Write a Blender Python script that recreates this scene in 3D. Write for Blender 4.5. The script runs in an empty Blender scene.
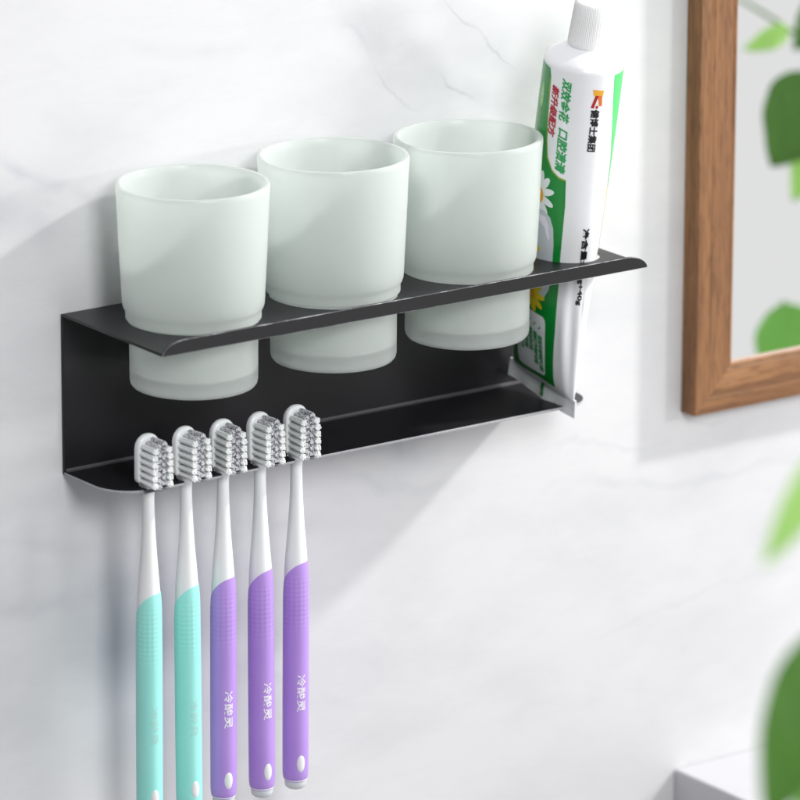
import bpy, bmesh, math, random
from mathutils import Vector, Matrix, noise
random.seed(7)
S = 0.001                                   # everything below is written in millimetres
COL = bpy.context.scene.collection
R = math.radians

# ------------------------------------------------------------------ materials
def lin(c):
    return tuple((x/255/12.92 if x/255 <= .04045 else ((x/255+.055)/1.055)**2.4) for x in c) + (1,)

class NT:
    """small node helper"""
    def __init__(s, name):
        s.m = bpy.data.materials.new(name); s.m.use_nodes = True
        s.t = s.m.node_tree; s.t.nodes.clear()
        s.out = s.t.nodes.new('ShaderNodeOutputMaterial')
    def n(s, kind, **kw):
        nd = s.t.nodes.new(kind)
        for k, v in kw.items():
            if k in nd.inputs.keys(): s.set(nd.inputs[k], v)
            else: setattr(nd, k, v)
        return nd
    def set(s, inp, v):
        if isinstance(v, bpy.types.NodeSocket): s.t.links.new(v, inp)
        else: inp.default_value = v
    def math(s, op, *a):
        nd = s.t.nodes.new('ShaderNodeMath'); nd.operation = op
        for i, v in enumerate(a): s.set(nd.inputs[i], v)
        return nd.outputs[0]
    def mix(s, f, a, b):
        nd = s.t.nodes.new('ShaderNodeMix'); nd.data_type = 'RGBA'
        s.set(nd.inputs[0], f); s.set(nd.inputs[6], a); s.set(nd.inputs[7], b)
        return nd.outputs[2]
    def coord(s, kind='Object'):
        return s.t.nodes.new('ShaderNodeTexCoord').outputs[kind]
    def mapping(s, vec, scale=(1,1,1), rot=(0,0,0), loc=(0,0,0)):
        nd = s.t.nodes.new('ShaderNodeMapping')
        s.set(nd.inputs[0], vec); nd.inputs['Scale'].default_value = scale
        nd.inputs['Rotation'].default_value = rot; nd.inputs['Location'].default_value = loc
        return nd.outputs[0]
    def noise(s, vec, scale, detail=4, rough=.55):
        nd = s.t.nodes.new('ShaderNodeTexNoise')
        s.set(nd.inputs['Vector'], vec); nd.inputs['Scale'].default_value = scale
        nd.inputs['Detail'].default_value = detail; nd.inputs['Roughness'].default_value = rough
        return nd.outputs[0]
    def ramp(s, f, *stops):
        nd = s.t.nodes.new('ShaderNodeMapRange')
        s.set(nd.inputs[0], f)
        for i, v in enumerate(stops): nd.inputs[i+1].default_value = v
        return nd.outputs[0]
    def bump(s, h, strength, dist):
        nd = s.t.nodes.new('ShaderNodeBump'); s.set(nd.inputs['Height'], h)
        nd.inputs['Strength'].default_value = strength; nd.inputs['Distance'].default_value = dist
        return nd.outputs[0]
    def bsdf(s, **kw):
        nd = s.t.nodes.new('ShaderNodeBsdfPrincipled')
        for k, v in kw.items(): s.set(nd.inputs[k.replace('_', ' ')], v)
        return nd
    def end(s, sh):
        s.t.links.new(sh.outputs[0] if hasattr(sh, 'outputs') else sh, s.out.inputs[0]); return s.m

def simple(name, rgb, rough=.4, var=.05, scale=60, **kw):
    t = NT(name); c = lin(rgb)
    v = t.noise(t.coord(), scale, 3)
    d = tuple(x*(1-var) for x in c[:3]) + (1,); l = tuple(min(1, x*(1+var)) for x in c[:3]) + (1,)
    col = t.mix(v, d, l)
    return t.end(t.bsdf(Base_Color=col, Roughness=rough, **kw))

def mat_black(name, rough=.42, base=(26,25,29), grain=1.0):
    t = NT(name); co = t.coord()
    sp = t.noise(co, 900, 2, .7); cl = t.noise(co, 14, 3)
    b = lin(base)
    col = t.mix(sp, tuple(x*.7 for x in b[:3])+(1,), tuple(x*1.35 for x in b[:3])+(1,))
    r = t.math('ADD', t.math('MULTIPLY', cl, .12), rough-.06)
    return t.end(t.bsdf(Base_Color=col, Roughness=r, Normal=t.bump(sp, .35*grain, .0001), Specular_IOR_Level=.42))

def mat_marble():
    t = NT('white_marble'); co = t.coord()
    sep = t.n('ShaderNodeSeparateXYZ', Vector=co)
    w1 = t.n('ShaderNodeTexNoise', Vector=co); w1.inputs['Scale'].default_value = 22; w1.inputs['Detail'].default_value = 4
    sw = t.n('ShaderNodeSeparateXYZ', Vector=w1.outputs['Color'])
    X = t.math('ADD', sep.outputs[0], t.math('MULTIPLY', t.math('SUBTRACT', sw.outputs[0], .5), .030))
    Z = t.math('ADD', sep.outputs[2], t.math('MULTIPLY', t.math('SUBTRACT', sw.outputs[1], .5), .030))
    base = lin((222,222,224))
    big = t.noise(t.mapping(co, (1,1,1.8), (0,R(35),0)), 5.5, 5, .6)
    fine = t.noise(co, 420, 2, .6)
    col = t.mix(t.ramp(big, .42, .64, 0, .42), base, lin((194,195,199)))
    streak = t.noise(t.mapping(co, (2,1,9), (0,R(-32),0)), 6, 6, .62)
    ridge = t.math('ABSOLUTE', t.math('SUBTRACT', streak, .5))
    col = t.mix(t.ramp(ridge, .0, .028, .055, 0), col, lin((188,190,198)))
    wm = t.noise(co, 45, 3)
    veins = [   # (x0,z0,x1,z1, half width mm, softness mm, strength) in mm on the wall
        (237,216,283,171, .35, .6, .62), (228,222,296,158, 2, 12, .16),
        (167,212,194,187, .4, 3, .14), (192,188,222,152, .35, .8, .34), (160,218,232,172, 3, 14, .20),
        (238,176,259,160, .45, .8, .50), (226,182,300,140, 1, 8, .14),
        (-40,168,34,132, .5, 5, .28), (-60,150,10,128, 2, 14, .22), (20,215,120,205, 1, 7, .10),
        (150,-2,236,-28, 1.5, 8, .28), (80,-40,170,-60, 1, 9, .20), (165,-30,250,-52, .6, 5, .16),
        (300,-60,500,-84, .6, 3, .14), (316,-150,500,-136, .4, 2, .10), (300,-40,392,-50, .5, 2, .14),
        (-60,-70,60,-60, 1, 8, .20), (-40,-30,30,-45, .5, 4, .12), (395,-40,440,-47, .4, 1.2, .28),
        (330,-100,345,-117, .25, .5, .22), (300,110,372,60, 1.5, 9, .10), (100,-120,190,-160, .8, 5, .10)]
    for x0, z0, x1, z1, hw, sf, st in veins:
        L = math.hypot(x1-x0, z1-z0); dx, dz = (x1-x0)/L, (z1-z0)/L
        a = t.math('SUBTRACT', X, x0*S); b = t.math('SUBTRACT', Z, z0*S)
        al = t.math('ADD', t.math('MULTIPLY', a, dx), t.math('MULTIPLY', b, dz))
        ac = t.math('ABSOLUTE', t.math('SUBTRACT', t.math('MULTIPLY', b, dx), t.math('MULTIPLY', a, dz)))
        m = t.ramp(ac, hw*S, (hw+sf)*S, 1, 0)
        e = t.math('MULTIPLY', t.ramp(al, -4*S, L*.25*S, 0, 1), t.ramp(al, L*.7*S, (L+5)*S, 1, 0))
        f = t.math('MULTIPLY', t.math('MULTIPLY', m, e), t.math('MULTIPLY', t.ramp(wm, .35, .62, .3, 1), st*(.5 if sf < 2 else 1.15)))
        col = t.mix(f, col, lin((128,128,134)) if sf < 2 else lin((164,167,176)))
    r = t.math('ADD', t.math('MULTIPLY', fine, .08), .30)
    return t.end(t.bsdf(Base_Color=col, Roughness=r, Specular_IOR_Level=.35, Normal=t.bump(fine, .05, .0001)))

def mat_frost():
    t = NT('frosted_glass'); co = t.coord()
    gr = t.noise(co, 1500, 2, .6)
    nm = t.bump(gr, .18, .0001)
    gl = t.bsdf(Base_Color=(.965,1,.982,1), Roughness=.26, Transmission_Weight=1.0, IOR=1.45, Normal=nm)
    tr = t.n('ShaderNodeBsdfTranslucent'); tr.inputs[0].default_value = (.955,1,.976,1)
    df = t.n('ShaderNodeBsdfDiffuse'); df.inputs[0].default_value = (.955,.997,.975,1)
    a = t.n('ShaderNodeMixShader'); a.inputs[0].default_value = .60
    t.t.links.new(tr.outputs[0], a.inputs[1]); t.t.links.new(df.outputs[0], a.inputs[2])
    b = t.n('ShaderNodeMixShader'); b.inputs[0].default_value = .53
    t.t.links.new(a.outputs[0], b.inputs[1]); t.t.links.new(gl.outputs[0], b.inputs[2])
    return t.end(b)

def mat_wood(name, vertical, dark=1.0):
    t = NT(name); co = t.coord()
    sc = (1, 1, .035) if vertical else (.035, 1, 1)
    st = t.mapping(co, sc)
    warp = t.noise(co, 9, 2)
    wv = t.n('ShaderNodeMixRGB'); wv.inputs[0].default_value = .0
    g1 = t.noise(st, 260, 6, .7); g2 = t.noise(st, 70, 4, .6); g3 = t.noise(t.mapping(co, tuple(x*1 for x in ((1,1,.12) if vertical else (.12,1,1)))), 700, 2, .5)
    c1, c2, c3 = lin((164,119,80)), lin((136,94,60)), lin((90,58,36))
    if dark != 1: c1, c2, c3 = [tuple(x*dark for x in c[:3])+(1,) for c in (c1,c2,c3)]
    col = t.mix(t.ramp(g2, .35, .65, 0, 1), c1, c2)
    col = t.mix(t.ramp(g1, .44, .66, 0, .62), col, c3)
    col = t.mix(t.ramp(g3, .5, .66, 0, .5), col, c3)
    return t.end(t.bsdf(Base_Color=col, Roughness=.5, Normal=t.bump(g1, .25, .0002), Specular_IOR_Level=.35))

def mat_leaf(name, a, b, tr=.4):
    t = NT(name); co = t.coord('Generated')
    n1 = t.noise(co, 5, 4); n2 = t.noise(co, 30, 3)
    col = t.mix(n1, lin(a), lin(b)); col = t.mix(t.ramp(n2, .4, .7, 0, .25), col, lin(b))
    p = t.bsdf(Base_Color=col, Roughness=.42)
    q = t.n('ShaderNodeBsdfTranslucent'); t.set(q.inputs[0], col)
    m = t.n('ShaderNodeMixShader'); m.inputs[0].default_value = tr
    t.t.links.new(p.outputs[0], m.inputs[1]); t.t.links.new(q.outputs[0], m.inputs[2])
    return t.end(m)

def mat_grip(name, c, d):
    t = NT(name); co = t.coord()
    sep = t.n('ShaderNodeSeparateXYZ', Vector=co)
    # diamond dimples moulded into the top of the rubber
    ang = t.math('ARCTAN2', sep.outputs[0], t.math('MULTIPLY', sep.outputs[1], -1))
    u = t.math('MULTIPLY', ang, 5.0); v = t.math('MULTIPLY', sep.outputs[2], 1300)
    d1 = t.math('SINE', t.math('ADD', t.math('MULTIPLY', u, 1.6), v)); d2 = t.math('SINE', t.math('SUBTRACT', t.math('MULTIPLY', u, 1.6), v))
    dm = t.math('MULTIPLY', t.math('MULTIPLY', d1, d2), t.math('MULTIPLY', t.ramp(sep.outputs[2], -.098, -.086, 0, 1), t.ramp(sep.outputs[2], -.066, -.06, 1, 0)))
    fine = t.noise(co, 500, 2)
    col = t.mix(t.noise(co, 30, 2), lin(c), lin(d))
    col = t.mix(t.math('MULTIPLY', t.math('MAXIMUM', dm, 0), .06), col, (1,1,1,1))
    h = t.math('ADD', dm, t.math('MULTIPLY', fine, .1))
    return t.end(t.bsdf(Base_Color=col, Roughness=.42, Normal=t.bump(h, .22, .0003), Subsurface_Weight=.0, Subsurface_Scale=.001, Subsurface_Radius=(1,1,1)))

def mat_plain_image(name, rgb, rough=.35, **kw): return simple(name, rgb, rough, .04, 90, **kw)

M = dict(
    marble=mat_marble(), frost=mat_frost(),
    black=mat_black('black_powder_coat'),
    bend=mat_black('bend_highlight_coat', .2, (78,76,80), .3),  # black coat with a grey base that paints the highlight into the bends
    edge=mat_black('tray_edge_highlight', .3, (172,172,176), .3),  # pale colour stands in for the highlight along the tray's edge
    lipm=mat_black('black_lip_coat', .42, (25,24,27), .9),
    wood_v=mat_wood('walnut_upright', True), wood_h=mat_wood('walnut_rail', False),
    white_plastic=simple('white_plastic', (236,238,240), .28, .02, Subsurface_Weight=.1, Subsurface_Scale=.003),
    bristle=simple('white_bristle', (242,245,245), .35, .04, 800),
    teal=mat_grip('aqua_rubber', (152,234,226), (166,238,230)),
    purple=mat_grip('violet_rubber', (174,137,219), (190,154,230)),
    print_white=simple('white_print', (244,240,250), .4, .02),
    print_teal=simple('pale_aqua_print', (176,226,220), .4, .02),
    capclear=simple('translucent_cap', (232,236,240), .18, .02, Transmission_Weight=.25),
    tube=simple('tube_white_laminate', (244,245,248), .30, .02, 30, Coat_Weight=.3),
    tube_cap=simple('ribbed_white_cap', (242,242,243), .4, .01),
    seam=simple('crimped_foil', (232,236,238), .34, .05, 200),
    green=simple('green_print', (10,138,52), .32, .06, 40, Coat_Weight=.3),
    green_l=simple('light_green_print', (78,206,112), .32, .05, 40),
    green_t=simple('green_lettering', (52,168,96), .35, .03),
    lime=simple('lime_print', (128,200,90), .32, .05, 40),
    olive=simple('gold_outline_print', (150,168,40), .32, .05, 40),
    red=simple('red_lettering', (190,44,62), .35, .03),
    dred=simple('dark_red_emblem', (178,30,32), .35, .03),
    orange=simple('orange_emblem', (232,118,40), .35, .03),
    gold=simple('gold_emblem', (240,176,48), .35, .03),
    yellow=simple('yellow_print', (232,208,40), .35, .08, 300),
    petal=simple('petal_print', (242,246,248), .35, .05, 200),
    toothp=simple('grey_white_print', (206,212,220), .35, .05, 120),
    ink=simple('black_lettering', (26,24,28), .35, .05),
    stone=simple('counter_stone', (206,206,210), .3, .05, 30),
    terracotta=simple('clay_pot', (196,190,182), .6, .06, 30),
    soil=simple('potting_soil', (58,42,32), .9, .3, 200),
    stem=simple('green_stem', (92,128,58), .5, .1, 60),
    leaf_d=mat_leaf('leaf_dark', (78,130,50), (104,154,66), .45),
    leaf_m=mat_leaf('leaf_mid', (120,180,84), (140,196,100), .45),
    leaf_l=mat_leaf('leaf_light', (172,214,122), (190,226,146), .5),
)
# dark grey centre filaments with pale stripes
t = NT('grey_centre_bristle'); co = t.coord()
M['grey'] = t.end(t.bsdf(Base_Color=t.mix(t.ramp(t.noise(co, 900, 2, .6), .38, .50, 0, 1), lin((92,94,100)), lin((220,222,226))), Roughness=.3))
t = NT('lip_edge_highlight'); co = t.coord()  # broken pale line: highlight painted onto the lip's bevelled edges
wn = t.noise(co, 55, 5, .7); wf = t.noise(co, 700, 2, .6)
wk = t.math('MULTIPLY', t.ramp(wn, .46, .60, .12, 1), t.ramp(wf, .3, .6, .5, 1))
M['lip_glint'] = t.end(t.bsdf(Base_Color=t.mix(wk, lin((52,50,54)), lin((206,206,210))), Roughness=.3))
t = NT('silvered_mirror')
M['mirror'] = t.end(t.bsdf(Base_Color=(.95,.95,.945,1), Metallic=1.0, Roughness=t.ramp(t.noise(t.coord(), 3, 2), 0, 1, .004, .010)))

# ------------------------------------------------------------------ object helpers
def obj(name, verts, faces, mat, parent=None, origin=(0,0,0), smooth=True, mats=None, fm=None):
    """verts in mm, absolute; origin in mm: the object's own base (or its thing's base)"""
    me = bpy.data.meshes.new(name)
    o3 = Vector(origin)
    me.from_pydata([((Vector(v)-o3)*S) for v in verts], [], faces)
    for m in (mats or [mat]): me.materials.append(m)
    if fm:
        for p, i in zip(me.polygons, fm): p.material_index = i
    if smooth:
        for p in me.polygons: p.use_smooth = True
    bm = bmesh.new(); bm.from_mesh(me); bmesh.ops.recalc_face_normals(bm, faces=bm.faces); bm.to_mesh(me); bm.free()
    if smooth: me.set_sharp_from_angle(angle=R(38))
    o = bpy.data.objects.new(name, me); COL.objects.link(o)
    if parent: o.parent = parent
    else: o.location = o3*S
    return o

def thing(name, label, cat, loc, group=None):
    o = bpy.data.objects.new(name, None); COL.objects.link(o)
    o.empty_display_size = .01; o.location = Vector(loc)*S
    tag(o, label, cat, group); return o
def tag(o, label=None, cat=None, group=None, kind=None):
    if label: o['label'] = label
    if cat: o['category'] = cat
    if group: o['group'] = group
    if kind: o['kind'] = kind

def bevel(o, w, seg=2, ang=40):
    m = o.modifiers.new('bevel', 'BEVEL'); m.width = w*S; m.segments = seg; m.limit_method = 'ANGLE'; m.angle_limit = R(ang)
    return o

def box(x0,x1,y0,y1,z0,z1):
    v = [(x,y,z) for x in (x0,x1) for y in (y0,y1) for z in (z0,z1)]
    f = [(0,1,3,2),(4,6,7,5),(0,4,5,1),(2,3,7,6),(0,2,6,4),(1,5,7,3)]
    return v, f

def lathe(prof, n=96, c=(0,0), cap=True):
    v, f = [], []
    for r, z in prof:
        for k in range(n):
            a = 2*math.pi*k/n; v.append((c[0]+r*math.cos(a), c[1]+r*math.sin(a), z))
    for i in range(len(prof)-1):
        for k in range(n):
            k2 = (k+1) % n; f.append((i*n+k, i*n+k2, (i+1)*n+k2, (i+1)*n+k))
    if cap: f.append(tuple(range(n))); f.append(tuple((len(prof)-1)*n+k for k in range(n)))
    return v, f

def rings(rs, cap=True):
    n = len(rs[0]); v = [p for r in rs for p in r]; f = []
    for i in range(len(rs)-1):
        for k in range(n):
            k2 = (k+1) % n; f.append((i*n+k, i*n+k2, (i+1)*n+k2, (i+1)*n+k))
    if cap: f.append(tuple(range(n))); f.append(tuple((len(rs)-1)*n+k for k in range(n)))
    return v, f

def plate(name, outline, holes, z0, z1, mats, parent, origin, bev=.22):
    """flat sheet with holes from plan outlines (mm), via a filled curve turned into a mesh"""
    cu = bpy.data.curves.new('plan', 'CURVE'); cu.dimensions = '2D'; cu.fill_mode = 'BOTH'
    for pl in [outline]+holes:
        sp = cu.splines.new('POLY'); sp.points.add(len(pl)-1); sp.use_cyclic_u = True
        for p, q in zip(sp.points, pl): p.co = ((q[0]-origin[0])*S, (q[1]-origin[1])*S, 0, 1)
    cu.extrude = ((z1-z0)/2-bev)*S; cu.bevel_depth = bev*S; cu.bevel_resolution = 1; cu.offset = -bev*S
    tmp = bpy.data.objects.new('plan', cu); COL.objects.link(tmp)
    dg = bpy.context.evaluated_depsgraph_get(); dg.update()
    me = bpy.data.meshes.new_from_object(tmp.evaluated_get(dg)); me.name = name
    bpy.data.objects.remove(tmp)
    me.materials.clear()
    for m in mats: me.materials.append(m)
    zc = ((z0+z1)/2-origin[2])*S
    for v in me.vertices: v.co.z += zc
    bm = bmesh.new(); bm.from_mesh(me); bmesh.ops.remove_doubles(bm, verts=bm.verts, dist=1e-6)
    bm.normal_update()
    for f in bm.faces:
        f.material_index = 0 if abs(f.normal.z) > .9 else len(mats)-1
        f.smooth = abs(f.normal.z) < .9
    bm.to_mesh(me); bm.free()
    o = bpy.data.objects.new(name, me); COL.objects.link(o); o.parent = parent
    return o

def arc(cx, cy, rx, ry, a0, a1, n=10):
    return [(cx+rx*math.cos(R(a0+(a1-a0)*i/n)), cy+ry*math.sin(R(a0+(a1-a0)*i/n))) for i in range(n+1)]

# ------------------------------------------------------------------ setting: marble wall
v, f = box(-900, 1500, 0, 40, -900, 1100)
wall = obj('wall', v, f, M['marble'], smooth=False); wall['kind'] = 'structure'

# stone counter whose corner shows at the bottom right
cnt = obj('stone_counter', *box(395.5, 1300, -620, -.3, -300, -238.5), M['stone'], origin=(395.5,-.3,-238.5), smooth=False)
bevel(cnt, 1.2, 3); tag(cnt, 'pale stone counter ledge with a square corner low against the marble wall', 'counter')

# ------------------------------------------------------------------ the rack
L, D, T, H, TH = 299.0, 93.0, 51.7, 84.0, 1.5
CUPX = [50.0, 135.0, 219.0]; CUPY = -45.0
BX = [21.3+22.45*i for i in range(5)]; BY = -46.5
base = (0, 0, 0)
rack = thing('bathroom_rack', 'black metal wall rack with round cup holes above and a slotted toothbrush tray below', 'rack', base)
v, f = box(0, L, -1.9, -.35, 1.2, H-1.2)
bevel(obj('back_plate', v, f, M['black'], rack, smooth=False), .4, 2)
# bends joining back plate to shelf and tray
def bend(name, z0, sgn):
    pr = []
    for i in range(7):
        a = R(90*i/6); pr.append((-1.9+1.55*math.sin(a)*1 if False else -.35-1.55*(1-math.cos(a)), z0+sgn*1.2*math.sin(a)))
    vs, fs = [], []
    n = len(pr)
    for x in (0, L):
        for y, z in pr: vs.append((x, y, z))
        vs.append((x, -1.9, z0)); 
    m = n+1
    for i in range(m): fs.append((i, (i+1) % m, m+(i+1) % m, m+i))
    fs += [tuple(range(m)), tuple(range(m, 2*m))]
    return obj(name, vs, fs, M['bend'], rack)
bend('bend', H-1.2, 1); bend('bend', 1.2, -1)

fl = arc(-3.4, TH+1.5, 1.5, 1.5, 0, -90, 6)   # rolled inside corner between back plate and tray
vs = [(x, y, z) for x in (1.0, L-1.0) for y, z in fl+[(-1.8, TH-.1)]]; k_ = len(fl)+1
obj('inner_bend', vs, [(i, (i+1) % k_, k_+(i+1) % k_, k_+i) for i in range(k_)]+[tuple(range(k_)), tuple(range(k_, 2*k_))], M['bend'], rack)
# shelf: holes for three cups and the tube
out = [(0,-1.9),(L,-1.9),(L,-D+TH),(0,-D+TH)]
holes = [arc(cx, CUPY, 33.4, 33.4, 0, 360, 72)[:-1] for cx in CUPX]
holes.append(arc(277.4, -46.8, 17.9, 24.6, 0, 360, 60)[:-1])
shelf = plate('shelf', out, holes, H-TH, H, [M['black'], M['lipm']], rack, base)
# upturned front lip with rounded corners
lo = [(0, H-TH)] + arc(13.5, H-TH, 13.5, 7.1, 180, 90, 12) + arc(L-13.5, H-TH, 13.5, 7.1, 90, 0, 12) + [(L, H-TH)]
lo = [lo[0]] + lo[2:-2] + [lo[-1]]
vs = [(x, -D, z) for x, z in lo] + [(x, -D+TH, z) for x, z in lo]
n = len(lo); fs = [tuple(range(n)), tuple(range(n, 2*n))] + [(i, (i+1) % n, n+(i+1) % n, n+i) for i in range(n)]
lp = obj('front_lip', vs, fs, None, rack, smooth=False, mats=[M['lipm'], M['lip_glint']]); bevel(lp, .26, 1, 30).modifiers[0].material = 1

# tray with five open slots in its front edge
def tray_outline():
    r = 22; p = [(0, -1.9)]
    p += arc(r, -T+r, r, r, 180, 270, 16)
    w, dep, cr = 4.1, 12.5, 2.6
    for bx in BX:
        c = bx+1.2
        p += arc(c-w-cr, -T+cr, cr, cr, 270, 360, 6)
        p += [(c-w, -T+dep-w)] + arc(c, -T+dep-w, w, w, 180, 0, 10)[1:]
        p += arc(c+w+cr, -T+cr, cr, cr, 180, 270, 6)
    r = 18
    p += arc(L-r, -T+r, r, r, 270, 360, 16)
    p += [(L, -1.9)]
    return p
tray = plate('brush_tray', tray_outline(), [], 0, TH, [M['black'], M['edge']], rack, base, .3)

# ------------------------------------------------------------------ frosted cups
def cup_profile():
    z0 = 49.5
    p = [(0.01, z0+1.2), (24, z0+1.2), (25.5, z0)]
    p += [(29.2, z0+.0), (30.8, z0+.5), (31.7, z0+1.6), (32.1, z0+3.4)]
    p += [(32.2, 70), (32.3, 80), (32.8, 83.4), (33.6, 84.12), (34.0, 84.5), (34.0, 87.5), (34.2, 88.6), (35.0, 89.8), (35.5, 91.4), (35.7, 94), (36.9, 118), (37.9, 142), (38.4, 150)]
    p += [(38.35, 151.6), (37.9, 152.4), (37.0, 152.7), (36.1, 152.4), (35.6, 151.6)]
    p += [(35.2, 148), (34.6, 130), (33.4, 100), (32.5, 94), (31.4, 90), (30.0, 86), (29.2, 80), (28.9, 62), (28, 58.5), (25.5, 57.2), (0.01, 57)]
    return p
cup_labels = ['frosted glass cup at the left end of the rack, furthest from the toothpaste',
              'middle frosted glass cup standing between two others in the black shelf',
              'frosted glass cup right beside the green and white toothpaste tube']
v, f = lathe([(r, z-49.5) for r, z in cup_profile()], 128, cap=False)
cup0 = obj('frosted_cup', v, f, M['frost'])
for i, cx in enumerate(CUPX):
    c = cup0 if i == 0 else cup0.copy()
    if i: COL.objects.link(c)
    c.location = Vector((cx, CUPY, (49.5,49.5,48.0)[i]))*S; c.scale.z = (1.01,1.03,1.026)[i]; c.rotation_euler.z = R(40*i)
    tag(c, cup_labels[i], 'cup', 'frosted cups in the rack')

# ------------------------------------------------------------------ toothbrushes (local: origin at tray level on the brush axis)
def prof(tab, z, k):
    for a, b in zip(tab, tab[1:]):
        if a[0] >= z >= b[0]:
            t = (a[0]-z)/(a[0]-b[0]) if a[0] != b[0] else 0
            t = t*t*(3-2*t) if False else t
            return a[k]+(b[k]-a[k])*t
    return tab[-1][k]
# z, half width x, half depth y, centre y, exponent
HEAD = [(27.0,.6,.5,.9,2),(26.9,1.9,1.2,.9,2),(26.4,3.3,1.8,.9,2.2),(25.4,4.7,2.2,.9,2.5),(24,5.8,2.4,.9,3),(22.2,6.5,2.45,.9,4),(20,6.8,2.45,.9,5),
        (4.2,6.8,2.45,.9,5),(3.2,6.6,2.4,.9,4.5),(2.4,6.0,2.4,.8,3.6),(1.7,4.8,2.5,.6,3),(.8,3.7,2.8,.3,2.6),(-1.5,3.0,2.9,.1,2.3),(-8,2.9,2.95,0,2.2),(-22,3.25,3.35,0,2.2),(-36,4.1,4.1,0,2.2),(-48,5.2,5.0,0,2.1),
        (-57,6.0,5.7,0,2),(-66,6.25,6.1,0,2),(-90,6.3,6.3,0,2),(-130,6.35,6.35,0,2),(-168,6.3,6.3,0,2),(-173.5,6.1,6.1,0,2)]
def ring(z, hx, hy, cy, e, n=48, add=0):
    o = []
    for k in range(n):
        a = 2*math.pi*k/n; c, s = math.cos(a), math.sin(a)
        o.append(((hx+add)*math.copysign(abs(c)**(2/e), c), cy+(hy+add)*math.copysign(abs(s)**(2/e), s), z))
    return o
def smooth_rows(tab, step=1.5):
    rows = []
    for a, b in zip(tab, tab[1:]):
        m = max(1, int((a[0]-b[0])/step/ (3 if a[0] < -60 else 1)))
        for i in range(m):
            t = i/m; rows.append(tuple(a[j]+(b[j]-a[j])*t for j in range(5)))
    rows.append(tab[-1])
    # light smoothing of the radii
    for _ in range(4):
        rows = [rows[0]]+[tuple([rows[i][0]]+[(rows[i-1][j]+2*rows[i][j]+rows[i+1][j])/4 for j in (1,2,3,4)]) if rows[i][0] < 1 else rows[i] for i in range(1, len(rows)-1)]+[rows[-1]]
    return rows
ROWS = smooth_rows(HEAD)
def handle_mesh(parent):
    v, f = rings([ring(*r) for r in ROWS]); return obj('handle', v, f, M['white_plastic'], parent)
def grip_radius(z): return 6.75 - .25*max(0, (z+70)/14) if z > -70 else 6.75+.1*math.sin((z+70)/30)
def grip_mesh(parent, mat):
    n = 64; rows = []; aR = math.atan2(-.58, .815)
    m = 60
    ztop = [-55.5-13.0*(1-math.sqrt(max(0, 1-((1-math.cos(2*math.pi*k/n-aR))/2)**2))) for k in range(n)]
    def core(z): return prof(HEAD, z, 1), prof(HEAD, z, 2)
    rs = []
    rs.append([((core(ztop[k])[0]-.3)*math.cos(2*math.pi*k/n), (core(ztop[k])[1]-.3)*math.sin(2*math.pi*k/n), ztop[k]+.1) for k in range(n)])
    for i in range(m+1):
        s = i/m; r_ = []
        for k in range(n):
            a = 2*math.pi*k/n; z = ztop[k]*(1-s)+(-174.0)*s
            hx, hy = core(z); e = .45*min(1, .35+s*12)
            if z < -171: e -= .9*((-171-z)/3)**2
            r_.append(((hx+e)*math.cos(a), (hy+e)*math.sin(a), z))
        rs.append(r_)
    v, f = rings(rs); return obj('grip', v, f, mat, parent)
def endcap(parent):
    v, f = lathe([(5.6,-174.05),(5.7,-175.5),(5.3,-177.2),(4.2,-178.2),(2,-178.6),(.1,-178.7)], 40); return obj('end_cap', v, f, M['capclear'], parent)
def tuft(vs, fs, x, z, y0, y1, r0, r1, n, sides, rnd, grey=False):
    for i in range(n):
        if i == 0: rr, aa = 0, 0
        else:
            rr = math.sqrt((i)/(n-1))*.82; aa = i*2.39996
        cx, cz = rr*math.cos(aa), rr*math.sin(aa)
        fr = .43*(r0/1.5); yy = y1+rnd.uniform(-.35,.35)-(0 if not grey else -.5)
        b = len(vs)
        for (y, rad, k) in ((y0, r0, 1.0), (yy+.3, r1, 1.0), (yy, r1, .45)):
            for s_ in range(sides):
                a = 2*math.pi*s_/sides
                vs.append((x+cx*rad+fr*k*math.cos(a)*rad/r0, y, z+cz*rad+fr*k*math.sin(a)*rad/r0))
        for l in range(2):
            for s_ in range(sides):
                s2 = (s_+1) % sides; fs.append((b+l*sides+s_, b+l*sides+s2, b+(l+1)*sides+s2, b+(l+1)*sides+s_))
        fs.append(tuple(b+2*sides+s_ for s_ in range(sides)))
def bristles(parent):
    rnd = random.Random(3); vs, fs = [], []
    for j in range(6):
        z = 3.6+3.55*j
        for x in (-4.55, 4.55): tuft(vs, fs, x*(1 if j < 5 else .86), z, -1.2, -13.6, 1.4, 1.86, 19, 6, rnd)
    o1 = obj('bristles', vs, fs, M['bristle'], parent)
    vs, fs = [], []
    for j in range(7):
        z = 1.9+3.5*j if j else 2.6
        tuft(vs, fs, -1.55, z, -1.2, -13.2-(.2 if j % 2 else 0), 1.25, 1.65, 14, 6, rnd, True)
        tuft(vs, fs, 1.55, min(z+1.7, 24.4), -1.2, -13.2, 1.25, 1.65, 14, 6, rnd, True)
    o2 = obj('centre_bristles', vs, fs, M['grey'], parent)
    return o1, o2

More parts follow.
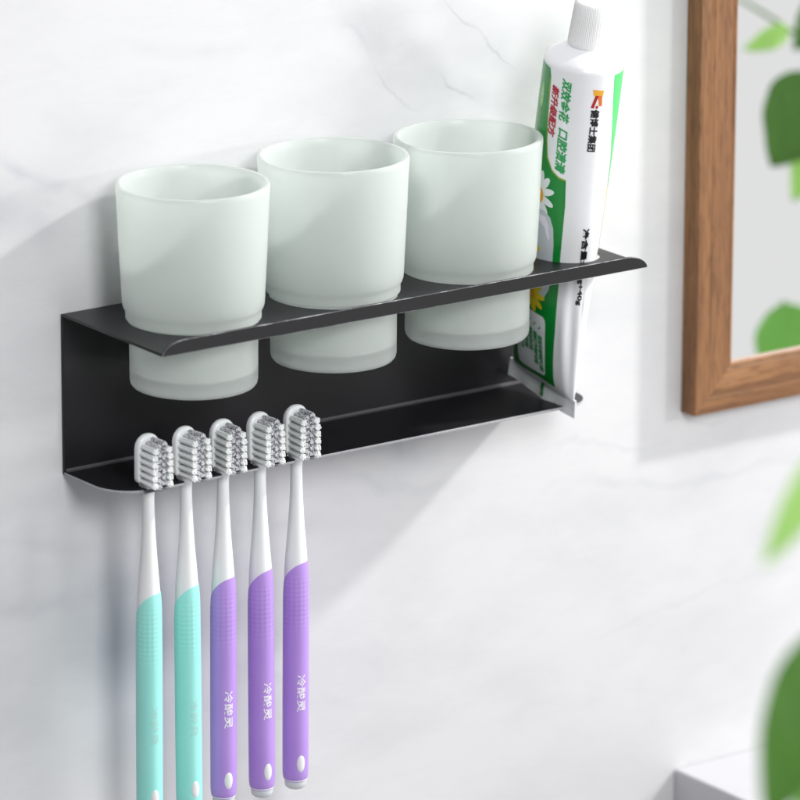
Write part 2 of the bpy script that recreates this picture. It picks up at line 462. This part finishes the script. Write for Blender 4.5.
def text_mesh(txt, size, bold=.0, cut=.16):
    """flat triangulated lettering: list of verts (mm, x along the line, y up) and faces, origin at start/baseline centre"""
    cu = bpy.data.curves.new('letters', 'FONT'); cu.body = txt; cu.size = 1.0; cu.offset = bold; cu.resolution_u = 3
    tmp = bpy.data.objects.new('letters', cu); COL.objects.link(tmp)
    dg = bpy.context.evaluated_depsgraph_get(); dg.update()
    me = bpy.data.meshes.new_from_object(tmp.evaluated_get(dg)); bpy.data.objects.remove(tmp)
    bm = bmesh.new(); bm.from_mesh(me); bpy.data.meshes.remove(me)
    bmesh.ops.triangulate(bm, faces=bm.faces)
    for _ in range(4):
        es = [e for e in bm.edges if e.calc_length() > cut]
        if not es: break
        bmesh.ops.subdivide_edges(bm, edges=es, cuts=1); bmesh.ops.triangulate(bm, faces=[f_ for f_ in bm.faces if len(f_.verts) > 3])
    bm.verts.index_update()
    ys = [v.co.y for v in bm.verts]; xs = [v.co.x for v in bm.verts]
    cy = (max(ys)+min(ys))/2; x0 = min(xs); k = size/(max(ys)-min(ys))
    V = [((v.co.x-x0)*k, (v.co.y-cy)*k) for v in bm.verts]; F = [tuple(v.index for v in f_.verts) for f_ in bm.faces]
    bm.free(); return V, F

def grip_text(parent, mat):
    V, F = text_mesh('冷酸灵', 4.9, .012); W = max(p[0] for p in V); k = 20.0/W
    vs = []
    for x, y in V:
        z = -115.2-x*k; a = R(-97)+y/6.9
        r = 6.36+.45+.06; vs.append((r*math.cos(a), r*math.sin(a), z))
    obj('lettering', vs, F, mat, parent, smooth=False)
def grip_dot(parent):
    vs, fs = [], []; nr, na = 5, 28; a0 = R(-97); zc = -163.5
    for i in range(nr+1):
        q = i/nr
        for k in range(na):
            b = 2*math.pi*k/na
            u = 2.3*q*math.cos(b); w = 4.5*q*math.sin(b)
            a = a0+u/6.8; r = 6.85+.55*math.sqrt(max(0, 1-q*q))-.1
            vs.append((r*math.cos(a), r*math.sin(a), zc+w))
    for i in range(nr):
        for k in range(na):
            k2 = (k+1) % na; fs.append((i*na+k, i*na+k2, (i+1)*na+k2, (i+1)*na+k))
    obj('oval_badge', vs, fs, M['white_plastic'], parent)

def make_brush(mat, tmat):
    t_ = thing('toothbrush', 'x', 'toothbrush', (0,0,0), 'toothbrushes hanging from the tray')
    handle_mesh(t_); bristles(t_); grip_mesh(t_, mat); endcap(t_); grip_text(t_, tmat); grip_dot(t_)
    return t_
teal0 = make_brush(M['teal'], M['print_teal']); purple0 = make_brush(M['purple'], M['print_white'])
def dup(o):
    c = o.copy(); COL.objects.link(c)
    for ch in [x for x in bpy.data.objects if x.parent == o]:
        d = ch.copy(); COL.objects.link(d); d.parent = c
    return c
brushes = [teal0, dup(teal0), purple0, dup(purple0), dup(purple0)]
bl = ['aqua handled toothbrush at the far left end of the row, outermost from the others',
      'aqua handled toothbrush hanging between the other aqua one and a purple one',
      'purple handled toothbrush hanging right beside the aqua ones',
      'purple handled toothbrush with a purple neighbour on both sides',
      'purple handled toothbrush at the right end of the row, nearest the toothpaste']
tw = [0, 4, -3, 2.5, -2]
for i, b in enumerate(brushes):
    b.location = Vector((BX[i], BY, TH+.3))*S; b['label'] = bl[i]
    b.rotation_euler = (R([.1,-.2,.2,0,.25][i]), R([.25,-.1,.1,-.2,.15][i]), R(tw[i]))

# ------------------------------------------------------------------ toothpaste tube
T0 = Vector((278, -31, 3)); A = Vector((-.008, -.186, .982)).normalized()
E1 = Vector((0, -.983, -.186)); E1 = (E1-A*E1.dot(A)).normalized(); E2 = E1.cross(A)
if E2.x > 0: E2 = -E2
VS = 190.0
def tab(v):
    t_ = min(1, max(0, v/VS))
    b = .6+20*max(0, math.sin(min(1, max(0, (v-8)/(VS-8)))*math.pi/2))**.5
    return 28.5-8.0*t_**.6, b
def tp(phi, v, off=0.0):
    a, b = tab(v); c, s = math.cos(phi), math.sin(phi)
    # pressed creases near the tail on the front fold
    dent = 0
    nrm = (E1*(b*c)+E2*(a*s)).normalized() if b > .7 else E2*(1 if s >= 0 else -1)
    if v > 9:
        w = math.exp(-((v-46)/26.0)**2)
        d = math.degrees(phi)
        dent += -1.5*w*math.exp(-((d-22)/9)**2)+1.0*w*math.exp(-((d-36)/8)**2)
        dent += -1.0*math.exp(-((v-62)/12.0)**2)*math.exp(-((d+14)/14)**2)
        dent += -.8*math.exp(-((v-30)/14.0)**2)*math.exp(-((d-100)/30)**2)
    return T0+A*v+E1*(a*c)+E2*(b*s)+nrm*(off+dent)
tube = thing('toothpaste_tube', 'green and white toothpaste tube standing cap up through the right end of the rack', 'toothpaste', tuple(T0))
TO = tuple(T0)
n = 160; rs = []
vv = [7.5+i*1.5 for i in range(122)]; vv = [x for x in vv if x < VS]+[VS]
for v_ in vv: rs.append([tuple(tp(2*math.pi*k/n, v_)) for k in range(n)])
def circ(v_, r): return [tuple(T0+A*v_+E1*(r*math.cos(2*math.pi*k/n))+E2*(r*math.sin(2*math.pi*k/n))) for k in range(n)]
for v_, r in ((191.2,20.35),(192.3,19.7),(193.3,18.6),(195.2,15.6),(197,12.6),(198.4,10),(199,8.9),(200.5,8.2),(203,8.0)): rs.append(circ(v_, r))
v, f = rings(rs); body = obj('tube_body', v, f, M['tube'], tube, origin=TO)
# ribbed cap
def capring(v_, r, rib): return [tuple(T0+A*v_+E1*((r+rib*(.5 if k % 4 < 2 else -.5))*math.cos(2*math.pi*k/240))+E2*((r+rib*(.5 if k % 4 < 2 else -.5))*math.sin(2*math.pi*k/240))) for k in range(240)]
v, f = rings([capring(199.3,7.6,0), capring(199.3,9.5,0), capring(199.9,9.75,0), capring(201,9.6,.22), capring(214,8.8,.34), capring(221.5,8.3,.3), capring(222.6,7.7,0), capring(223,6.5,0)])
bevel(obj('screw_cap', v, f, M['tube_cap'], tube, origin=TO), .1, 1, 50)
# crimped tail seam
vs, fs = [], []
nx, nv = 60, 24
for side in (1, -1):
    for j in range(nv+1):
        for i in range(nx+1):
            s_ = -1+2*i/nx; w = -1.0+10.0*j/nv
            wob = .7*math.sin(s_*3.1+.6)*(1-j/nv)+.25*math.sin(s_*11)*(1-j/nv)
            rib = .12*math.sin(j*math.pi*.75)
            th = .55+rib+(.5*max(0, (j/nv-.8)*5)**1.5)*(1-abs(s_))
            p = T0+A*w+E1*(s_*(29.3-.4*j/nv))+E2*(side*th+wob)
            vs.append(tuple(p))
m_ = (nx+1)*(nv+1)
for side in range(2):
    for j in range(nv):
        for i in range(nx):
            a_ = side*m_+j*(nx+1)+i; fs.append((a_, a_+1, a_+nx+2, a_+nx+1))
bd = [i for i in range(nx+1)]+[j*(nx+1)+nx for j in range(1, nv+1)]+[nv*(nx+1)+i for i in range(nx-1, -1, -1)]+[j*(nx+1) for j in range(nv-1, 0, -1)]
for p_, q_ in zip(bd, bd[1:]+bd[:1]): fs.append((p_, q_, m_+q_, m_+p_))
obj('tail_seam', vs, fs, M['seam'], tube, origin=TO)

# --- printing: flat shapes in (phi degrees, v mm) laid on the tube as thin films
def film(name, polys, mat, off, cut=2.2, parent=tube):
    bm = bmesh.new()
    for pl in polys:
        vs_ = [bm.verts.new((p[0]/2.6, p[1], 0)) for p in pl]
        bm.faces.new(vs_)
    bmesh.ops.triangulate(bm, faces=bm.faces)
    for _ in range(7):
        es = [e for e in bm.edges if e.calc_length() > cut]
        if not es: break
        bmesh.ops.subdivide_edges(bm, edges=es, cuts=1); bmesh.ops.triangulate(bm, faces=[f_ for f_ in bm.faces if len(f_.verts) > 3])
    bm.verts.index_update()
    V = [tuple(tp(R(v_.co.x*2.6), v_.co.y, off)) for v_ in bm.verts]; F = [tuple(v_.index for v_ in f_.verts) for f_ in bm.faces]
    bm.free(); return obj(name, V, F, mat, parent, origin=TO)
def tfilm(name, items, mat, off):
    """items: (text, phi, v top, height mm, length mm, slant) reading down the tube"""
    V, F = [], []
    for txt, ph, v0, hgt, ln, sl, bold in items:
        tv, tf = text_mesh(txt, hgt, bold); w = max(p[0] for p in tv)
        # heavier strokes: the same letters struck again a hair to the side, each a little higher
        for n_, (du, dv) in enumerate(((0,0),) if bold < .009 else ((0,0),(.20,0),(0,-.22),(.20,-.22))):
            b0 = len(V)
            for x, y in tv:
                vv_ = v0-x*ln/w-sl*y+dv; V.append(tuple(tp(R(ph-(y+du)*2.75), vv_, off+.03*n_)))
            F += [tuple(b0+i for i in t_) for t_ in tf]
    return obj(name, V, F, mat, tube, origin=TO, smooth=False)
def ell(cx, cy, rx, ry, n=20, rot=0):
    o = []
    for k in range(n):
        a = 2*math.pi*k/n; x, y = rx*math.cos(a), ry*math.sin(a)
        o.append((cx+(x*math.cos(rot)-y*math.sin(rot))*2.6, cy+x*math.sin(rot)+y*math.cos(rot)))
    return o
edge_r = [(99,189),(92,188.5),(88,184),(87,177),(85,165),(82,150),(78,141),(69,135),(58,132.2),(47,131.5),(45,117),(46,101),(47,87),(47,74),(50,52),(51,45),(55,28),(57,17),(57,11.5)]
back = [(90,12),(122,9.6),(150,9.4),(157,14),(158,40),(165,90),(170,140),(172,189)]
film('green_panel', [edge_r+back], M['green'], .10)
edge_o = [(p[0]-(1.8 if 60 < p[0] else .6), p[1]-(.0 if p[1] > 150 else .3)) for p in edge_r[4:10]]
film('gold_outline', [edge_r[2:10]+[(47,130.7),(57,131.2),(69,134),(79.5,140),(83.5,150),(86.5,165),(88.8,177),(90,184)]], M['olive'], .16)
film('text_box', [[(72,50.5),(68.5,49),(67.5,46.5),(69.5,30),(72.5,16.5),(75,15.2),(89,14.6),(120,13.4),(128,14),(132,18),(134,26),(137,47),(134,50),(128,51)]], M['petal'], .17)
film('light_panel', [[(-14,189),(-17,175),(-26,152),(-33,140),(-36,125),(-60,125),(-150,125),(-150,189)]], M['green_l'], .10)
film('yellow_panel', [[(-36,124.8),(-38,105),(-40,84),(-60,84),(-150,84),(-150,124.8)]], M['yellow'], .10)
# badge, daisies, tooth picture
film('oval_badge', [ell(105, 172, 2.2, 7.2)], M['lime'], .17)
film('badge_line', [[(104.2,165),(105.6,165),(100.6,138),(99.8,138)]], M['lime'], .17)
pet = [ell(88+17*math.cos(a)*.8, 119+8.6*math.sin(a), 5.0, 2.0, 14, math.atan2(math.sin(a), math.cos(a)*.8)) for a in [i*2*math.pi/11 for i in range(11)]]
for i, p_ in enumerate(pet): film('daisy_petal', [p_], M['petal'], .20+.012*i)
film('daisy_centre', [ell(90, 118.5, 4.0, 5.0)], M['gold'], .36)
film('tooth_picture', [[(98,108),(88,110.5),(76,111),(66,108.5),(60,103),(58,94),(58.5,80),(62,68),(70,62),(75,72),(80,84),(86,72),(92,62),(100,70),(103,90),(102,102)]], M['toothp'], .34)
film('tooth_gloss', [[(94,106),(84,108),(74,108),(68,104),(65,96),(68,96),(74,102),(84,104.5),(93,103)]], M['print_white'], .38)
for k, (cx_, cz_) in enumerate(((103,88),(92,61))):
    for i in range(9):
        a = i*2*math.pi/9+.3
        film('yellow_petal', [ell(cx_+13*math.cos(a), cz_+6*math.sin(a), 4.2, 1.9, 12, a)], M['yellow'], .40+.012*i)
    film('yellow_flower_centre', [ell(cx_, cz_, 2.3, 2.6)], M['gold'], .53)
tfilm('green_lettering', [('双效金花', 59, 185.5, 5.6, 22.5, .35, .012)], M['green_t'], .16); tfilm('green_lettering', [('口腔溃清', 57.5, 158.5, 5.6, 23.5, .3, .012)], M['green_t'], .16)
tfilm('red_lettering', [('新升级配方', 76.5, 180.5, 4.6, 27, .35, 0.011)], M['red'], .16)
tfilm('badge_lettering', [('冷酸灵', 105, 176.5, 2.2, 9, 0, .0)], M['petal'], .22)
tfilm('black_lettering', [('健博士集团', 14.5, 171.5, 4.6, 23.0, .1, .014)], M['ink'], .16); tfilm('black_lettering', [('净含量:130g+40g', 10, 105.5, 5.0, 43, .0, .016)], M['ink'], .16)
# fine print in the box: tick marks and five lines
lines = []
for i, (ph, v0, ln, tx) in enumerate(((78,38.5,21,'清洁牙齿呵护口腔'),(87.5,39.5,19.5,'清新口气呵护牙龈'),(97,40.5,14,'温和洁净牙齿'),(107,38,12,'呵护牙龈'),(117,36,12,'清新口气'))):
    lines.append((tx, ph, v0, 2.7, ln, 0, .01))
tfilm('fine_print', lines, M['green_t'], .24)
for ph, v0 in ((77.5,44.5),(87,45.5),(96.5,46.5)):
    film('tick_mark', [[(ph+1.5,v0),(ph-2.2,v0-1.1),(ph+3.4,v0-3.2),(ph+3.0,v0-2.2),(ph+.4,v0-1.2)]], M['green_t'], .24)
# emblem: gold bar and arch, red leg and dot
film('emblem_bar', [[(21,182.5),(3.5,181.6),(5,178.2),(19,179)]], M['gold'], .14)
film('emblem_arm', [[(17,179.3),(6,178.8),(4.6,173.2),(9.5,173.4),(11.2,177)]], M['orange'], .18)
film('emblem_leg', [[(16.5,179.1),(11.5,179),(17.4,172.2),(21.6,172.6)]], M['dred'], .21)
film('emblem_dot', [ell(12.6, 172.8, .8, .9)], M['red'], .21)
# green mark on the seam
def seam_pt(s_, w): return tuple(T0+A*w+E1*(s_*29)+E2*(1.15+.7*math.sin(s_*3.1+.6)*(1-(w+1)/10)))
sm = [[(.06,8.2),(.02,7.6),(-.0,5.5),(.03,3.2),(.10,3.0),(.09,5.5),(.10,7.4)], [(.03,3.0),(.04,.8),(.11,.7),(.11,2.9)]]
vs, fs = [], []
for pl in sm:
    b0 = len(vs); vs += [seam_pt(*p_) for p_ in pl]; fs.append(tuple(range(b0, b0+len(pl))))
obj('seam_mark', vs, fs, M['green'], tube, origin=TO, smooth=False)

# ------------------------------------------------------------------ mirror in a walnut frame
MX0, MZ0, MW, MH, FW, MD = 396.0, -33.5, 420.0, 560.0, 26.0, 12.3
mirror = thing('wall_mirror', 'rectangular mirror in a walnut brown wooden frame hung on the marble wall', 'mirror', (MX0, 0, MZ0))
def member(c0, c1, inner_dir, mat):
    """mitred moulding from outer corner c0 to c1 (x,z)"""
    d = (Vector(c1)-Vector(c0)).normalized(); q = Vector(inner_dir)
    sec = [(0,-.4),(0,-MD+.5),(.5,-MD),(8.6,-MD),(9.2,-MD+.25),(9.8,-MD-.0),(18,-MD+.35),(22.6,-MD+.9),(23.2,-MD+1.3),(23.8,-MD+1.0),(25.4,-MD+1.3),(26,-MD+1.9),(26,-.4)]
    vs = []
    for e, sg in ((c0, 1), (c1, -1)):
        for w, y in sec:
            p_ = Vector(e)+q*w+d*(sg*w); vs.append((p_.x, y, p_.y))
    k = len(sec); fs = [(i, (i+1) % k, k+(i+1) % k, k+i) for i in range(k)]+[tuple(range(k)), tuple(range(k, 2*k))]
    return obj('frame_side', vs, fs, mat, mirror, origin=(MX0,0,MZ0), smooth=False)
x0, z0, x1, z1 = MX0, MZ0, MX0+MW, MZ0+MH
member((x0,z0), (x0,z1), (1,0), M['wood_v']); member((x1,z0), (x1,z1), (-1,0), M['wood_v'])
member((x0,z0), (x1,z0), (0,1), M['wood_h']); member((x0,z1), (x1,z1), (0,-1), M['wood_h'])
v, f = box(x0+FW-.5, x1-FW+.5, -8, -5, z0+FW-.5, z1-FW+.5)
obj('mirror_glass', v, f, M['mirror'], mirror, origin=(MX0,0,MZ0), smooth=False)

# ------------------------------------------------------------------ potted plant on the counter, off to the right
plant = thing('potted_plant', 'green broad leaved houseplant reaching in at the right edge and reflected in the mirror', 'plant', (640,-360,-238.3))
PO = (640,-360,-238.3)
v, f = lathe([(.1,-238.2),(48,-238.2),(50,-236),(62,-150),(64,-146),(64,-140),(60,-140),(58,-150),(.1,-150)], 64, (640,-360), cap=False)
obj('pot', v, f, M['terracotta'], plant, origin=PO)
v, f = lathe([(.1,-148.5),(57.5,-149.5)], 48, (640,-360), cap=False); obj('soil', v, f, M['soil'], plant, origin=PO)
def leaf(base_, tip, width, nrm, mat, curl=.12):
    b, t_ = Vector(base_), Vector(tip); d = t_-b; ln = d.length; d.normalize()
    nm = Vector(nrm); nm = (nm-d*nm.dot(d)).normalized(); sd = d.cross(nm)
    nx_, ny_ = 8, 16; vs, fs = [], []
    for side in (0, 1):
        for j in range(ny_+1):
            u = j/ny_; w = width/2*(math.sin(math.pi*min(1, u**.72))**.75 if 0 < u < 1 else 0.02)
            for i in range(nx_+1):
                s_ = -1+2*i/nx_
                p_ = b+d*(ln*u)+sd*(w*s_)+nm*(curl*width*(s_*s_)*.6-curl*ln*(u-.3)**2*1.3+.02*width*math.sin(u*20+abs(s_)*5)*abs(s_)-(.35 if side else 0))
                vs.append(tuple(p_))
    m2 = (nx_+1)*(ny_+1)
    for side in (0, 1):
        for j in range(ny_):
            for i in range(nx_):
                a_ = side*m2+j*(nx_+1)+i; fs.append((a_, a_+1, a_+nx_+2, a_+nx_+1))
    return obj('leaf', vs, fs, mat, plant, origin=PO)
def tube_along(pts, r0, r1, name='stem'):
    # catmull-rom
    P = [Vector(p_) for p_ in pts]; P = [P[0]*2-P[1]]+P+[P[-1]*2-P[-2]]; C_ = []
    for i in range(1, len(P)-2):
        for k in range(8):
            t_ = k/8; a, b, c, d = P[i-1:i+3]
            C_.append(.5*((2*b)+(c-a)*t_+(2*a-5*b+4*c-d)*t_*t_+(3*b-a-3*c+d)*t_**3))
    C_.append(P[-2]); rs_ = []
    for i, p_ in enumerate(C_):
        tg = (C_[min(i+1, len(C_)-1)]-C_[max(i-1, 0)]).normalized(); s1 = tg.cross(Vector((.3,.9,.1))).normalized(); s2 = tg.cross(s1)
        r_ = r0+(r1-r0)*i/(len(C_)-1); rs_.append([tuple(p_+s1*(r_*math.cos(a*math.pi/4))+s2*(r_*math.sin(a*math.pi/4))) for a in range(8)])
    v_, f_ = rings(rs_); return obj(name, v_, f_, M['stem'], plant, origin=PO)
RV = (-.55,-.1,.2)
# leaves seen in the mirror
refl = [((826,-425,18),(786,-418,-34),54,'leaf_d'), ((836,-426,-6),(806,-420,-60),30,'leaf_l'), ((846,-440,64),(812,-430,36),26,'leaf_d'),
        ((806,-520,62),(752,-520,44),22,'leaf_l'), ((796,-418,-124),(806,-424,-186),42,'leaf_m'), ((806,-430,50),(764,-420,44),15,'leaf_l'), ((806,-520,20),(772,-524,-4),18,'leaf_l'), ((845,-430,110),(812,-430,72),40,'leaf_l')]
for b_, t_, w_, m_ in refl:
    leaf(b_, t_, w_, (-.35,.9,.1), M[m_])
tube_along([(648,-362,-150),(672,-372,-128),(712,-385,-155),(770,-408,-196),(846,-430,-160),(860,-434,-60),(856,-434,20),(842,-430,60),(846,-430,112)], 3, 1.6)
tube_along([(842,-431,60),(836,-440,60),(829,-440,58)], 1.5, 1); tube_along([(846,-433,15),(836,-428,20),(825,-425,18)], 1.5, 1)
tube_along([(848,-434,24),(820,-500,56),(805,-520,62)], 1.5, 1); tube_along([(846,-430,-160),(825,-428,-150),(797,-419,-124)], 1.5, 1)
# leaves seen directly at the right edge
direct = [((-207,-854,262),(-238,-850,218),15,'leaf_l'), ((-203,-850,189),(-235,-852,120),33,'leaf_d'), ((-190,-850,148),(-216,-852,97),32,'leaf_m')]
for b_, t_, w_, m_ in direct: leaf(b_, t_, w_, (-.5,-.8,.1), M[m_], .08)
tube_along([(628,-366,-150),(520,-440,0),(260,-600,190),(0,-780,270),(-150,-850,276),(-207,-854,262)], 3.2, 1.2)
tube_along([(0,-780,270),(-120,-845,240),(-203,-850,189)], 1.6, 1.2); tube_along([(-60,-815,255),(-140,-848,200),(-190,-850,148)], 1.4, 1)

# fuller crown round the pot, outside the frame
rc = random.Random(11)
for k in range(9):
    a = R(115+k*21); r_ = 70+rc.random()*50; h_ = -95+rc.random()*60
    b_ = (640+r_*math.cos(a), -360+r_*math.sin(a), h_); t_ = (640+(r_+62)*math.cos(a), -360+(r_+62)*math.sin(a), h_-18)
    leaf(b_, t_, 38, (0,0,1), M[('leaf_d','leaf_m','leaf_l')[k % 3]]); tube_along([(640+10*math.cos(a), -360+10*math.sin(a), -150), (640+.6*r_*math.cos(a), -360+.6*r_*math.sin(a), h_-15), b_], 2, 1)

# ------------------------------------------------------------------ camera
cam_d = bpy.data.cameras.new('camera'); cam = bpy.data.objects.new('camera', cam_d); COL.objects.link(cam)
yaw, pit, rol = .6215, .2823, .0034; P0 = Vector((180.3,-40,18.4)); dist = 3084.7
Fw = Vector((math.sin(yaw)*math.cos(pit), math.cos(yaw)*math.cos(pit), -math.sin(pit)))
R0 = Vector((math.cos(yaw), -math.sin(yaw), 0)); U0 = R0.cross(Fw)
Rt = R0*math.cos(rol)+U0*math.sin(rol); Up = U0*math.cos(rol)-R0*math.sin(rol)
mw = Matrix((Rt, Up, -Fw)).transposed().to_4x4(); mw.translation = (P0-Fw*dist)*S
cam.matrix_world = mw
cam_d.sensor_width = 36; cam_d.lens = 270; cam_d.clip_start = .05; cam_d.clip_end = 60
cam_d.dof.use_dof = True; cam_d.dof.focus_distance = 3.04; cam_d.dof.aperture_fstop = 8.5
bpy.context.scene.camera = cam

# ------------------------------------------------------------------ light
def area(name, d, dist_, size, power, col, tgt=(150,-40,20)):
    l = bpy.data.lights.new(name, 'AREA'); l.shape = 'DISK'; l.size = size; l.energy = power; l.color = col
    o = bpy.data.objects.new(name, l); COL.objects.link(o)
    d = Vector(d).normalized(); o.location = Vector(tgt)*S+d*dist_
    o.rotation_euler = d.to_track_quat('Z', 'Y').to_euler(); return o
KEY = (2.9,-1.0,2.1); SIDE = (1.25,-1.0,.30)
area('key_lamp', KEY, 2.6, .18, 60, (1,.985,.96))
area('side_lamp', SIDE, 1.25, .17, 2.8, (1,.99,.98))
area('front_lamp', (-.28,-1.0,.55), 2.3, .70, 26, (1,1,1))
w = bpy.data.worlds.new('World'); bpy.context.scene.world = w; w.use_nodes = True
nt = w.node_tree; bg = nt.nodes['Background']
tc = nt.nodes.new('ShaderNodeTexCoord'); dp = nt.nodes.new('ShaderNodeVectorMath'); dp.operation = 'DOT_PRODUCT'
dp.inputs[1].default_value = Vector((.80,-.58,.12)).normalized(); nt.links.new(tc.outputs['Generated'], dp.inputs[0])
mr = nt.nodes.new('ShaderNodeMapRange'); mr.interpolation_type = 'SMOOTHSTEP'
for i, v_ in enumerate((-.1, .88, .12, .79)): mr.inputs[i+1].default_value = v_
nt.links.new(dp.outputs['Value'], mr.inputs[0]); nt.links.new(mr.outputs[0], bg.inputs[1]); bg.inputs[0].default_value = (.99,.993,1,1)

sc = bpy.context.scene
sc.render.engine = 'CYCLES'
sc.cycles.max_bounces = 12; sc.cycles.transmission_bounces = 8; sc.cycles.diffuse_bounces = 5; sc.cycles.glossy_bounces = 5
sc.view_settings.view_transform = 'Standard'; sc.view_settings.look = 'None'; sc.view_settings.gamma = 1; sc.view_settings.exposure = 0
sc.render.resolution_x = 1024; sc.render.resolution_y = 1024
